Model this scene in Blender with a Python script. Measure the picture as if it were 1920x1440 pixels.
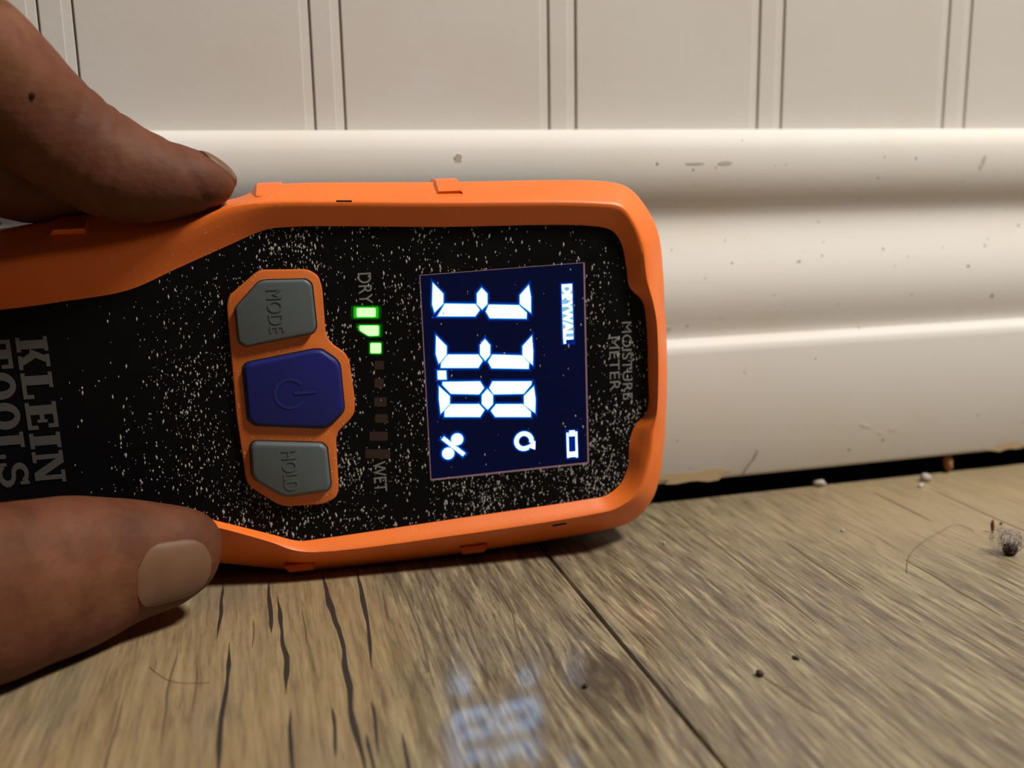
import bpy, bmesh, math, random
from mathutils import Vector, Matrix, noise

for o in list(bpy.data.objects):
    bpy.data.objects.remove(o)
scene = bpy.context.scene
C = scene.collection
random.seed(7)

# ------------------------------------------------------------------ camera
cam_d = bpy.data.cameras.new('camera')
cam = bpy.data.objects.new('camera', cam_d)
C.objects.link(cam)
cR = Vector((0.96609, -0.25750, -0.01926)); cU = Vector((0.06828, 0.18284, 0.98077)); cF = Vector((0.24903, 0.94882, -0.19422))
m = Matrix((cR, cU, -cF)).transposed().to_4x4()
m.translation = Vector((0.0, -0.22678, 0.07727))
cam.matrix_world = m
cam_d.sensor_width = 36.0
cam_d.lens = 33.75                      # 1800 px on a 1920 px wide frame
cam_d.clip_start = 0.005
cam_d.dof.use_dof = True
cam_d.dof.focus_distance = 0.182
cam_d.dof.aperture_fstop = 13
scene.camera = cam

# ------------------------------------------------------------------ light
world = bpy.data.worlds.new('world'); scene.world = world
world.use_nodes = True
bg = world.node_tree.nodes['Background']
bg.inputs[0].default_value = (1.0, 0.92, 0.82, 1)
bg.inputs[1].default_value = 0.045

def area(name, loc, target, size, power, col):
    d = bpy.data.lights.new(name, 'AREA'); d.shape = 'DISK'; d.size = size; d.energy = power; d.color = col
    o = bpy.data.objects.new(name, d); C.objects.link(o)
    o.location = loc
    o.rotation_euler = (Vector(target) - Vector(loc)).to_track_quat('-Z', 'Y').to_euler()
    return o
area('key_lamp_light', (0.57, -0.41, 0.91), (0.05, -0.04, 0.03), 0.19, 21.5, (1.0, 0.955, 0.895))  # unseen key lamp, set low and near so its falloff dims the left

vs = scene.view_settings
scene.display_settings.display_device = 'sRGB'
vs.view_transform = 'Standard'; vs.look = 'None'; vs.exposure = -0.42; vs.gamma = 1.0
vs.use_curve_mapping = False

# ------------------------------------------------------------------ helpers
def mesh_obj(name, verts, faces, mat=None, parent=None, smooth=None):
    me = bpy.data.meshes.new(name)
    me.from_pydata([tuple(v) for v in verts], [], faces)
    bm = bmesh.new(); bm.from_mesh(me)
    bmesh.ops.recalc_face_normals(bm, faces=bm.faces)
    bm.to_mesh(me); bm.free()
    return link_mesh(name, me, mat, parent, smooth)

def link_mesh(name, me, mat=None, parent=None, smooth=None):
    if mat: 
        me.materials.clear(); me.materials.append(mat)
    if smooth is not None:
        me.shade_smooth()
        if smooth < 3.1: me.set_sharp_from_angle(angle=smooth)
    o = bpy.data.objects.new(name, me); C.objects.link(o)
    if parent: o.parent = parent
    return o

def bm_obj(name, bm, mat, parent=None, smooth=None):
    me = bpy.data.meshes.new(name); bm.to_mesh(me); bm.free()
    return link_mesh(name, me, mat, parent, smooth)

def tag(o, label=None, cat=None, group=None, kind=None):
    if label: o['label'] = label
    if cat: o['category'] = cat
    if group: o['group'] = group
    if kind: o['kind'] = kind
    return o

def srgb(r, g, b):
    f = lambda c: (c/255/12.92) if c/255 <= 0.04045 else ((c/255+0.055)/1.055)**2.4
    return (f(r), f(g), f(b), 1)

class N:
    """small node-graph writer"""
    def __init__(s, name):
        s.m = bpy.data.materials.new(name); s.m.use_nodes = True
        s.t = s.m.node_tree; s.b = s.t.nodes['Principled BSDF']
    def n(s, kind, **kw):
        x = s.t.nodes.new(kind)
        for k, v in kw.items(): setattr(x, k, v)
        return x
    def l(s, a, b): s.t.links.new(a, b)
    def set(s, **kw):
        for k, v in kw.items(): s.b.inputs[k.replace('_', ' ')].default_value = v
        return s
    def pos(s): return s.n('ShaderNodeNewGeometry').outputs['Position']
    def obj(s): return s.n('ShaderNodeTexCoord').outputs['Object']
    def mapping(s, src, scale, loc=(0, 0, 0)):
        x = s.n('ShaderNodeMapping'); x.inputs['Scale'].default_value = scale; x.inputs['Location'].default_value = loc
        s.l(src, x.inputs['Vector']); return x.outputs[0]
    def noise(s, vec, scale, detail=4, rough=.55, dist=0.0):
        x = s.n('ShaderNodeTexNoise'); x.inputs['Scale'].default_value = scale
        x.inputs['Detail'].default_value = detail; x.inputs['Roughness'].default_value = rough
        x.inputs['Distortion'].default_value = dist
        s.l(vec, x.inputs['Vector']); return x.outputs['Fac']
    def ramp(s, fac, stops, interp='LINEAR'):
        x = s.n('ShaderNodeValToRGB'); cr = x.color_ramp; cr.interpolation = interp
        while len(cr.elements) < len(stops): cr.elements.new(.5)
        for e, (p, c) in zip(cr.elements, stops):
            e.position = p; e.color = c if isinstance(c, tuple) else (c, c, c, 1)
        s.l(fac, x.inputs[0]); return x.outputs[0]
    def mix(s, fac, a, b, mode='MIX'):
        x = s.n('ShaderNodeMix', data_type='RGBA', blend_type=mode)
        for inp, v in ((x.inputs[0], fac), (x.inputs[6], a), (x.inputs[7], b)):
            if isinstance(v, (int, float)): inp.default_value = v
            elif isinstance(v, tuple): inp.default_value = v
            else: s.l(v, inp)
        return x.outputs[2]
    def math(s, op, a, b=None, c=None):
        x = s.n('ShaderNodeMath', operation=op)
        for i, v in enumerate((a, b, c)):
            if v is None: continue
            if isinstance(v, (int, float)): x.inputs[i].default_value = v
            else: s.l(v, x.inputs[i])
        return x.outputs[0]
    def base(s, c): s.l(c, s.b.inputs['Base Color']); return s
    def rough(s, c): s.l(c, s.b.inputs['Roughness']); return s
    def bump(s, h, strength=.2, dist=.001):
        x = s.n('ShaderNodeBump'); x.inputs['Strength'].default_value = strength; x.inputs['Distance'].default_value = dist
        s.l(h, x.inputs['Height']); s.l(x.outputs[0], s.b.inputs['Normal']); return s

def plain(name, col, rough=.5, **kw):
    g = N(name); g.set(Base_Color=col, Roughness=rough, **kw); return g.m
def emit(name, col, strength):
    g = N(name); g.set(Base_Color=(0, 0, 0, 1), Roughness=.5, Specular_IOR_Level=.08)
    g.b.inputs['Emission Color'].default_value = col; g.b.inputs['Emission Strength'].default_value = strength
    return g.m

# ------------------------------------------------------------------ materials
def paint(name, col, stain, seed):
    g = N(name); p = g.pos()
    n1 = g.noise(g.mapping(p, (1, 1, 1), (seed, 0, 0)), 22, 4, .6)
    c = g.mix(g.ramp(n1, [(.46, 0.0), (.72, .55)]), col, stain)
    n2 = g.noise(g.mapping(p, (1, 1, 1), (seed, 3, 0)), 900, 2, .5)
    n3 = g.noise(g.mapping(p, (1, 1, 1), (seed, 7, 0)), 60, 3, .5)
    sp = g.math('MULTIPLY', g.ramp(n2, [(.76, 0.0), (.80, .55)]), g.ramp(n3, [(.45, 0.0), (.6, 1.0)]))
    c = g.mix(sp, c, srgb(95, 80, 60))
    g.base(c); g.set(Roughness=.62, Specular_IOR_Level=.22)
    g.bump(g.noise(p, 500, 3), .08, .0004)
    return g.m
M_panel = paint('painted_panel', srgb(205, 200, 193), srgb(199, 190, 174), 1.0)
M_base = paint('painted_trim', srgb(213, 208, 201), srgb(210, 200, 172), 5.0)
M_gap = plain('groove_dirt', srgb(92, 74, 50), .9)
M_gapshade = plain('gap_shade', (.006, .005, .004, 1), .9)  # near-black floor base, colour stands in for shade in the baseboard gap
M_chip = plain('bare_mdf', srgb(168, 145, 108), .8)
M_fleck = plain('dirt_fleck', srgb(92, 78, 58), .8)
M_smudge = plain('grey_smudge', srgb(186, 175, 160), .7)

def wood():
    g = N('vinyl_plank'); p = g.pos()
    sep = g.n('ShaderNodeSeparateXYZ'); g.l(p, sep.inputs[0]); X, Y = sep.outputs[0], sep.outputs[1]
    # the grain wanders a little along the board and bends round a knot
    wob = g.noise(g.mapping(p, (20, 10, 1)), 1.0, 2, .5)
    kx = g.math('MULTIPLY', g.math('SUBTRACT', X, .0500), 130.0); ky = g.math('MULTIPLY', g.math('ADD', Y, .0925), 75.0)
    k2 = g.math('ADD', g.math('MULTIPLY', kx, kx), g.math('MULTIPLY', ky, ky))
    bend = g.math('MULTIPLY', g.math('DIVIDE', kx, g.math('ADD', k2, .5)), .0030)
    Xw = g.math('SUBTRACT', g.math('ADD', X, g.math('MULTIPLY', g.math('SUBTRACT', wob, .5), .005)), bend)
    cmb = g.n('ShaderNodeCombineXYZ'); g.l(Xw, cmb.inputs[0]); g.l(Y, cmb.inputs[1]); q = cmb.outputs[0]
    fine = g.noise(g.mapping(q, (1700, 120, 1)), 1, 3, .6)
    med = g.noise(g.mapping(q, (1000, 66, 1), (5, 2, 0)), 1, 4, .65)
    mid = g.noise(g.mapping(q, (320, 22, 1), (3, 1, 0)), 1, 5, .65)
    big = g.noise(g.mapping(q, (55, 22, 1), (9, 4, 0)), 1, 3, .6)
    tan = g.ramp(mid, [(.28, srgb(108, 92, 70)), (.45, srgb(138, 120, 94)), (.62, srgb(150, 132, 104)), (.8, srgb(160, 143, 114))])
    grey = g.ramp(mid, [(.34, srgb(86, 78, 69)), (.47, srgb(114, 105, 91)), (.60, srgb(134, 124, 106)), (.75, srgb(152, 141, 120))])
    edge = g.math('ADD', Xw, g.math('MULTIPLY', g.math('SUBTRACT', big, .5), .022))
    zone = g.ramp(g.math('MULTIPLY', g.math('ADD', edge, .1), 5.0), [(.57, 0.0), (.64, 1.0)])
    c = g.mix(zone, tan, grey)
    c = g.mix(g.ramp(big, [(.50, 0.0), (.66, .5)]), c, srgb(114, 105, 98))
    pale = g.math('MULTIPLY', g.ramp(g.math('MULTIPLY', X, 5.0), [(.45, 0.0), (.72, 1.0)]), g.ramp(g.math('MULTIPLY', g.math('ADD', Y, .12), 9.0), [(.30, 0.0), (.65, 1.0)]))
    c = g.mix(g.math('MULTIPLY', pale, .75), c, srgb(158, 143, 118))
    strength = g.math('MULTIPLY', g.ramp(zone, [(0.0, .40), (1.0, .95)]), g.math('SUBTRACT', 1.0, g.math('MULTIPLY', pale, .7)))
    c = g.mix(g.math('MULTIPLY', g.ramp(med, [(.36, .9), (.47, 0.0)]), strength), c, srgb(72, 63, 54))
    c = g.mix(g.math('MULTIPLY', g.ramp(fine, [(.34, .8), (.46, 0.0)]), strength), c, srgb(86, 76, 64))
    c = g.mix(g.math('MULTIPLY', g.ramp(med, [(.54, 0.0), (.66, .7)]), strength), c, srgb(176, 163, 136))
    kd = g.math('ADD', g.math('SQRT', k2), g.math('MULTIPLY', g.math('SUBTRACT', med, .5), 1.6))
    c = g.mix(g.ramp(kd, [(.10, .45), (.25, .8), (.62, .55), (1.0, 0.0)]), c, srgb(66, 57, 51))
    c = g.mix(1.0, c, (.97, .92, .78, 1), 'MULTIPLY')
    g.base(c)
    gx = g.math('MULTIPLY', g.math('SUBTRACT', X, .034), 42.0); gy = g.math('MULTIPLY', g.math('ADD', Y, .102), 30.0)
    gd = g.math('ADD', g.math('SQRT', g.math('ADD', g.math('MULTIPLY', gx, gx), g.math('MULTIPLY', gy, gy))), g.math('MULTIPLY', g.math('SUBTRACT', mid, .5), .9))
    g.rough(g.ramp(gd, [(.45, .085), (1.0, .30)]))
    g.set(Specular_IOR_Level=.5)
    g.bump(g.math('ADD', g.math('MULTIPLY', med, .6), mid), .10, .0003)
    return g.m
M_wood = wood()
M_crack = plain('dark_crack', srgb(44, 36, 29), .6)
M_crack2 = plain('brown_crack', srgb(98, 80, 60), .6)

def orange():
    g = N('orange_rubber'); p = g.pos()
    c = g.mix(g.ramp(g.noise(p, 90, 3), [(.4, 0.0), (.7, .4)]), (.80, .165, .018, 1), (.70, .132, .016, 1))
    g.base(c); g.set(Roughness=.42, Specular_IOR_Level=.45)
    g.bump(g.noise(p, 1500, 2), .05, .0003)
    return g.m
M_orange = orange()
M_frame = plain('orange_plastic', (.60, .135, .018, 1), .45)
def facemat():
    g = N('black_face'); p = g.pos()
    g.set(Base_Color=(.003, .003, .0036, 1), Specular_IOR_Level=.10)
    g.rough(g.ramp(g.noise(p, 300, 3), [(.3, .35), (.7, .55)]))
    return g.m
M_face = facemat()
M_back = plain('black_plastic', (.012, .012, .013, 1), .5)
M_grey = plain('grey_button', srgb(78, 85, 86), .5)
M_blue = plain('blue_button', srgb(24, 28, 100), .5, Specular_IOR_Level=.3)
M_blue2 = plain('blue_emboss', srgb(29, 33, 110), .45)
M_grey2 = plain('grey_emboss', srgb(78, 84, 84), .5)
M_print = plain('grey_print', srgb(120, 120, 114), .6)
M_brand = plain('brand_print', srgb(74, 70, 66), .6)
M_ledoff = plain('led_window', srgb(44, 30, 26), .4)
M_screen = emit('screen_panel', (.05, .12, 1.0, 1), .026)
M_edge = plain('screen_edge', srgb(158, 124, 138), .3)
M_seg = emit('lit_segment', (.34, .60, 1.0, 1), 5.0)
M_halo = emit('lit_segment_rim', (.0, .07, 1.0, 1), .26)  # outer blue bloom round lit shapes, painted as emission
M_halo2 = emit('lit_segment_edge', (.03, .36, 1.0, 1), .95)  # inner, brighter band of the painted bloom
M_halo3 = emit('text_glow', (.30, .66, 1.0, 1), 1.0)  # overexposed bloom of the mode text, painted as a glowing plate
M_gdim = emit('green_led_glow', (.01, 1.0, .01, 1), .055)  # green glow on the black face, painted as faint emission
M_green = emit('green_led', (.02, .70, .01, 1), .85)
M_core = emit('green_led_core', (.20, 1.0, .15, 1), 5.0)
M_dust = plain('white_dust', srgb(180, 175, 167), .9)

def skin():
    g = N('skin'); p = g.pos()
    n1 = g.noise(p, 70, 4, .6); n2 = g.noise(p, 320, 3, .6)
    c = g.ramp(n1, [(.30, (.075, .022, .010, 1)), (.52, (.118, .041, .019, 1)), (.72, (.155, .064, .032, 1))])
    c = g.mix(g.ramp(n2, [(.5, 0.0), (.75, .35)]), c, (.072, .020, .011, 1))
    g.base(c); g.set(Roughness=.62, Specular_IOR_Level=.16, Subsurface_Weight=.18, Subsurface_Scale=.003)
    g.b.inputs['Subsurface Radius'].default_value = (1.0, .35, .2)
    g.bump(g.math('ADD', g.noise(g.mapping(p, (1, 1, 1)), 900, 3), g.noise(g.mapping(p, (1, 1, 2.5)), 260, 2)), .14, .0006)
    return g.m
M_skin = skin()
def nailmat():
    g = N('nail'); p = g.pos()
    g.base(g.mix(g.ramp(g.noise(p, 160, 2), [(.35, 0.0), (.65, 1.0)]), (.125, .060, .031, 1), (.145, .074, .040, 1))); g.set(Roughness=.5, Specular_IOR_Level=.3)
    return g.m
M_nail = nailmat()
M_mole = plain('mole', srgb(40, 22, 17), .9, Specular_IOR_Level=.1)

# ------------------------------------------------------------------ setting: floor
floor = mesh_obj('floor', [(-.9, .03, -.006), (1.3, .03, -.006), (1.3, -1.4, -.006), (-.9, -1.4, -.006),
                           (-.9, .03, -.02), (1.3, .03, -.02), (1.3, -1.4, -.02), (-.9, -1.4, -.02)],
                 [(0, 1, 2, 3), (4, 7, 6, 5), (0, 4, 5, 1), (1, 5, 6, 2), (2, 6, 7, 3), (3, 7, 4, 0)], M_gapshade)
tag(floor, 'weathered grey-brown wood-look plank floor', 'floor', kind='structure')
PW = .178; seam = .0572
def plank_mesh():
    bm = bmesh.new()
    bmesh.ops.create_cube(bm, size=1)
    for v in bm.verts:
        v.co.x = v.co.x*(PW-.0005); v.co.y = v.co.y*1.40 - .70 - .0108; v.co.z = (v.co.z-.5)*.006
    top = [e for e in bm.edges if all(v.co.z > -.001 for v in e.verts)]
    bmesh.ops.bevel(bm, geom=top, offset=.0009, segments=2, affect='EDGES', profile=.6)
    me = bpy.data.meshes.new('plank'); bm.to_mesh(me); bm.free(); return me
pm = plank_mesh()
planks = {}
for i in range(-5, 7):
    o = link_mesh('plank', pm, M_wood, floor)
    o.location = (seam + PW*(i+.5), 0, 0)
    planks[i] = o
def strip(name, pts, w0, mat, parent, z=.00006, jit=.18):
    """a tapering printed crack lying on the board; pts in mm"""
    P = []
    for a, b in zip(pts[:-1], pts[1:]):
        n = 9
        for k in range(n): P.append((a[0]+(b[0]-a[0])*k/n, a[1]+(b[1]-a[1])*k/n))
    P.append(pts[-1]); n = len(P); V = []; F = []
    for k, (x, y) in enumerate(P):
        t = k/(n-1); w = w0*max(.06, min(1, 6*t, 6*(1-t)))*(1+.6*noise.noise(Vector((x*.7, y*.16, 1.5))))
        x += 2.2*jit*noise.noise(Vector((x*.5, y*.12, 7.5)))
        V += [((x-w/2)*1e-3, y*1e-3, z), ((x+w/2)*1e-3, y*1e-3, z)]
        if k: F.append((2*k-2, 2*k-1, 2*k+1, 2*k))
    off = parent.location
    return mesh_obj(name, [(v[0]-off.x, v[1]-off.y, v[2]) for v in V], F, mat, parent)
cr = [([(9.1,-30),(9.2,-49.6),(10.1,-60.5),(9.9,-76.8),(9.4,-93),(9.5,-112)],1.05,0), ([(16.2,-32),(15.9,-47),(15.6,-59),(14,-78)],.75,0),
 ([(-2.1,-33),(-2.1,-48),(-2,-58.7)],.7,0), ([(-.2,-42),(-.1,-61),(.5,-68.8),(.1,-82)],.85,0), ([(-9.3,-60),(-9.3,-77),(-9.8,-87),(-9.7,-104)],.75,0),
 ([(.4,-87),(.3,-110)],.7,0), ([(6.8,-88),(6.3,-102)],.7,0), ([(12.8,-88),(12.1,-103)],.6,0), ([(11,-97),(10.9,-112)],.6,0), ([(16,-98),(15.2,-114)],.55,0),
 ([(-11,-32),(-11.1,-47),(-11.4,-58)],.6,0), ([(24.3,-38),(24.1,-56),(23.9,-70),(22.8,-87)],.45,1), ([(29.4,-40),(29.2,-56),(28.5,-66),(28.2,-80)],.6,1),
 ([(34.4,-52),(33.2,-68),(32.6,-79),(32.2,-92)],.55,1), ([(42.5,-46),(42.1,-63),(39.9,-79),(39.3,-94),(37.6,-110)],.6,1),
 ([(-18,-60),(-18.3,-75),(-18,-92)],.45,1), ([(-25,-75),(-25.2,-92),(-25,-110)],.5,1), ([(-5,-52),(-5.2,-64)],.35,1), ([(-14,-68),(-14.3,-84)],.4,1), ([(4,-50),(4.3,-66)],.3,1), ([(20,-45),(19.6,-60)],.4,1)]
for pts, w, k in cr: strip('crack', pts, w*(.75 if k else .85), M_crack2 if k else M_crack, planks[-1])
for pts, w in [([(74.5,-98),(77,-112)],.7), ([(95,-30),(94,-60),(93.5,-85)],.5), ([(110,-45),(109,-75)],.5), ([(71,-60),(70.6,-84)],.5), ([(128,-62),(127,-92)],.5), ([(150,-20),(149,-45)],.5), ([(165,-24),(164,-70)],.4)]:
    strip('crack', pts, w, M_crack2, planks[0])

# ------------------------------------------------------------------ setting: beadboard wall
wall = mesh_obj('wall_back', [(-.9, .0035, .0), (1.3, .0035, .0), (1.3, .0035, 2.4), (-.9, .0035, 2.4), (-.9, .03, .0), (1.3, .03, .0), (1.3, .03, 2.4), (-.9, .03, 2.4)],
                [(0, 1, 2, 3), (4, 7, 6, 5), (0, 4, 5, 1), (1, 5, 6, 2), (2, 6, 7, 3), (3, 7, 4, 0)], M_gap)
tag(wall, 'cream painted beadboard wall with paired vertical grooves', 'wall', kind='structure')
def board_mesh(W, name):
    # cross-section: steep left edge, long shallow fall to the right edge
    prof = [(0, .0035), (0, .0003), (.0003, 0), (W-.0023, 0), (W-.0021, .00006), (W-.0004, .00018), (W-.00025, .0006), (W-.00025, .0035)]
    V = []; F = []
    for z in (.06, 2.4):
        V += [(x, y, z) for x, y in prof]
    n = len(prof)
    for i in range(n): F.append((i, (i+1) % n, n+(i+1) % n, n+i))
    F += [tuple(range(n)), tuple(range(n, 2*n))]
    me = bpy.data.meshes.new(name); me.from_pydata(V, [], F)
    bm = bmesh.new(); bm.from_mesh(me); bmesh.ops.recalc_face_normals(bm, faces=bm.faces); bm.to_mesh(me); bm.free()
    return me
P = .055; BW = .00673; X0 = .01512
wide = board_mesh(P-BW, 'board'); thin = board_mesh(BW, 'bead')
for i in range(-15, 23):
    a = link_mesh('bead', thin, M_panel, wall); a.location = (X0+P*i, 0, 0)
    b = link_mesh('board', wide, M_panel, wall); b.location = (X0+P*i+BW, 0, 0)

# ------------------------------------------------------------------ setting: baseboard
prof = [(.0035, .0915), (-.0012, .0921), (-.0034, .0918), (-.0056, .0909), (-.0070, .0893), (-.0079, .0871), (-.0083, .0847), (-.0085, .0822), (-.0082, .0795), (-.0075, .0770), (-.0066, .0749), (-.0058, .0732),
        (-.0053, .0718), (-.00505, .0704), (-.0051, .0690), (-.0054, .0674), (-.0061, .0654), (-.0071, .0630), (-.0083, .0603), (-.0094, .0574), (-.0101, .0545), (-.0104, .0515), (-.0102, .0485), (-.0095, .0455), (-.0086, .0430), (-.0080, .0414), (-.0080, .0408),
        (-.0120, .0407), (-.0131, .0403), (-.0138, .0394), (-.0141, .0378), (-.0141, .0064), (-.0136, .0056), (-.0030, .0054), (.0035, .0054)]
V = []; F = []; n = len(prof)
xs = (-.9, 1.3)
for x in xs: V += [(x, y, z) for y, z in prof]
for i in range(n): F.append((i, (i+1) % n, n+(i+1) % n, n+i))
F += [tuple(range(n)), tuple(range(n, 2*n))]
base = mesh_obj('baseboard_back', V, F, M_base, None, math.radians(50))
tag(base, 'moulded cream baseboard with two rounded beads above a flat plinth', 'baseboard', kind='structure')
def blob(name, cx, cz, rx, rz, mat, parent, y=-.0142, n=14, irr=.35, rot=0, th=.00006):
    """thin irregular mark on the baseboard face (mm)"""
    V = []
    for yy in (y+th, y-th):
        for k in range(n):
            a = 2*math.pi*k/n; r = 1+irr*noise.noise(Vector((math.cos(a)*1.7+cx, math.sin(a)*1.7+cz, 0)))*1.6
            px, pz = rx*r*math.cos(a), rz*r*math.sin(a)
            V.append(((cx+px*math.cos(rot)-pz*math.sin(rot))*1e-3, yy, (cz+px*math.sin(rot)+pz*math.cos(rot))*1e-3))
    F = [tuple(range(n)), tuple(range(n, 2*n))] + [(k, (k+1) % n, n+(k+1) % n, n+k) for k in range(n)]
    return mesh_obj(name, V, F, mat, parent)
def prof_y(z):
    best = -.0141
    for (y0, z0), (y1, z1) in zip(prof[2:], prof[3:]):
        if z1 <= z <= z0 and z0-z1 > 1e-6: return y0+(y1-y0)*(z0-z)/(z0-z1)
    return best
blob('chipped_paint', 103.5, 6.9, 9.5, 1.5, M_chip, base, irr=.6, n=24)
blob('chipped_paint', 196, 6.3, 6, 1.0, M_chip, base, irr=.5, n=20)
for (x, z, rx, rz, rot) in [(160, 14.6, 1.4, .5, .5), (156, 13.6, .9, .3, 0), (151, 16, 1.8, .35, -.3), (112, 83.6, 1.8, .5, .05), (104, 83.6, 2.4, .3, 0), (186.5, 83, 1.9, .5, 1.15), (45.8, 85.2, .9, 1.2, 0), (97, 44.5, 1.6, .5, 0), (133, 59, .7, .35, .4)]:
    blob('smudge', x, z, rx, rz, M_smudge, base, y=prof_y(z*1e-3)-.00005, irr=.22, rot=rot)
bm = bmesh.new()
rs = random.Random(3)
for k in range(110):
    x = rs.uniform(-.06, .22); z = rs.choice([rs.uniform(.008, .090), rs.uniform(.044, .085)]); r = rs.uniform(.00012, .00032)*rs.choice([.6, .8, 1, 1.3])
    bmesh.ops.create_icosphere(bm, subdivisions=1, radius=r, matrix=Matrix.Translation((x, prof_y(z), z)) @ Matrix.Diagonal((1, .4, 1.3, 1)))
tag(bm_obj('dirt_specks', bm, M_fleck, base), kind='stuff')

# ------------------------------------------------------------------ moisture meter
u = Vector((0.997345, -0.069741, 0.020942)); v = Vector((-0.020891, 0.001461, 0.999781)); w = Vector((-0.069756, -0.997564, 0.0))
meter = bpy.data.objects.new('moisture_meter', None); C.objects.link(meter)
mm = Matrix((u, v, w)).transposed().to_4x4(); mm.translation = Vector((.03586, -.0385, .04114))
meter.matrix_world = mm @ Matrix.Scale(1.0245, 4)
meter.empty_display_size = .02
tag(meter, 'orange rubber-cased moisture meter with lit screen, gripped on its side against the baseboard', 'moisture meter')

I = [(-79.75,18.23),(-68.86,19.1),(-57.69,20.48),(-48.92,23.89),(-39.06,27.78),(-33.1,30.03),(-29.68,30.56),(-.33,29.3),(31.43,27.93),(34.7,26.74),(36.31,24.24),(37.23,19.73),(37.83,15.63),(40.49,12.55),(41.23,8.69),(41.55,-2.4),(41.22,-10.27),(38.52,-13.23),(37.3,-16.79),(36.87,-21.94),(35.06,-25.61),(31.88,-27.74),(27.83,-28.15),(-.31,-29.49),(-27.15,-30.78),(-31.31,-30.76),(-36.3,-28.88),(-47.05,-24.75),
     (-57.5,-20.9),(-69,-19.4),(-80,-18.5),(-106,-17.5),(-113,-13),(-115,0),(-113,13),(-106,17.3)]
CR = [(-77.91,26.93),(-70.79,27.78),(-59.97,28.73),(-48.78,31.03),(-38.22,34.56),(-32.5,35.27),(-27.75,35.27),(-.32,34.03),(30.91,32.64),(35.76,31.72),(37.89,29.25),(40.02,24.47),(41.04,17.03),(42.21,12.14),(42.84,8.32),(43.08,-2.12),(42.65,-10.47),(41.92,-14.14),(41.4,-18.88),(39.71,-24.71),(37.58,-27.98),(33.49,-30.23),(28.3,-30.97),(-.75,-32.44),(-27.3,-32.85),(-31.87,-32.0),(-36.76,-29.58),(-47.05,-25.3),
      (-57.9,-22.0),(-69.3,-21.2),(-80,-21),(-109,-21.5),(-118,-16),(-120.5,0),(-118,18),(-108,25.5)]
SI = [(-79.38,32.14),(-72.95,32.9),(-61.73,34.32),(-49.42,34.96),(-37.75,36.15),(-31.7,38.18),(-27.24,38.4),(.71,37.54),(33.61,36.51),(38.63,35.47),(41.42,33.45),(45.56,26.59),(46.86,16.66),(47.03,9.95),(47.34,5.41),(47.5,-3.75),(47.2,-11.87),(46.91,-17.15),(46.39,-21.26),(45.74,-25.99),(43.74,-31.59),(39.2,-35.99),(33.75,-37.11),(-.15,-39.01),(-26.74,-39.24),(-32.11,-39.07),(-36.29,-38.0),(-49.61,-34.85),
      (-60.5,-32.6),(-72,-31.4),(-80,-31),(-113,-29),(-121,-20),(-124,0),(-121,21),(-112,30)]
def crom(L, sub=6):
    out = []; n = len(L); pts = [Vector(p) for p in L]
    for i in range(n):
        p0, p1, p2, p3 = pts[i-1], pts[i], pts[(i+1) % n], pts[(i+2) % n]
        t = [0]
        for a, b in ((p0, p1), (p1, p2), (p2, p3)): t.append(t[-1]+max(1e-4, (b-a).length**.5))
        for k in range(sub):
            s = t[1]+(t[2]-t[1])*k/sub
            A1 = p0*((t[1]-s)/(t[1]-t[0]))+p1*((s-t[0])/(t[1]-t[0])); A2 = p1*((t[2]-s)/(t[2]-t[1]))+p2*((s-t[1])/(t[2]-t[1])); A3 = p2*((t[3]-s)/(t[3]-t[2]))+p3*((s-t[2])/(t[3]-t[2]))
            B1 = A1*((t[2]-s)/(t[2]-t[0]))+A2*((s-t[0])/(t[2]-t[0])); B2 = A2*((t[3]-s)/(t[3]-t[1]))+A3*((s-t[1])/(t[3]-t[1]))
            out.append(B1*((t[2]-s)/(t[2]-t[1]))+B2*((s-t[1])/(t[2]-t[1])))
    return out
rI, rC, rS = crom(I), crom(CR), crom(SI)
nv = len(rI)
lerp = lambda A, B, t: [a.lerp(b, t) for a, b in zip(A, B)]
def inset(R, d):
    out = []
    for i in range(len(R)):
        t = (R[(i+1) % len(R)]-R[i-1]).normalized(); out.append(R[i]+Vector((t.y, -t.x))*d)
    return out
def depth(p, k):     # the handle is thinner than the head
    s = min(1, max(0, (p.x+62)/34)); s = s*s*(3-2*s)
    return k*(.64+.28*s)
def loft(name, rings, mat, parent, cap0=False, cap1=False, smooth=math.radians(42)):
    V = []; F = []
    for R, wz in rings:
        for p in R: V.append((p.x*1e-3, p.y*1e-3, (wz(p) if callable(wz) else wz)*1e-3))
    n = len(rings[0][0])
    for r in range(len(rings)-1):
        for i in range(n): F.append((r*n+i, r*n+(i+1) % n, (r+1)*n+(i+1) % n, (r+1)*n+i))
    if cap0: F.append(tuple(range(n)))
    if cap1: F.append(tuple(range((len(rings)-1)*n, len(rings)*n)))
    return mesh_obj(name, V, F, mat, parent, smooth)
shell = loft('body_shell', [(inset(rI, -.0), -1.0), (rI, 0.0), (lerp(rI, rC, .12), .25), (lerp(rI, rC, .45), 1.25), (lerp(rI, rC, .78), 2.1), (lerp(rI, rC, .93), 2.3), (rC, 2.2),
                            (lerp(rC, rS, .10), 1.75), (lerp(rC, rS, .5), -1.2), (lerp(rC, rS, .88), -4.1), (rS, -5.0), (lerp(rC, rS, 1.08), -6.5), (lerp(rC, rS, 1.08), lambda p: depth(p, -13)), (rS, lambda p: depth(p, -14))], M_orange, meter)
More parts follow.
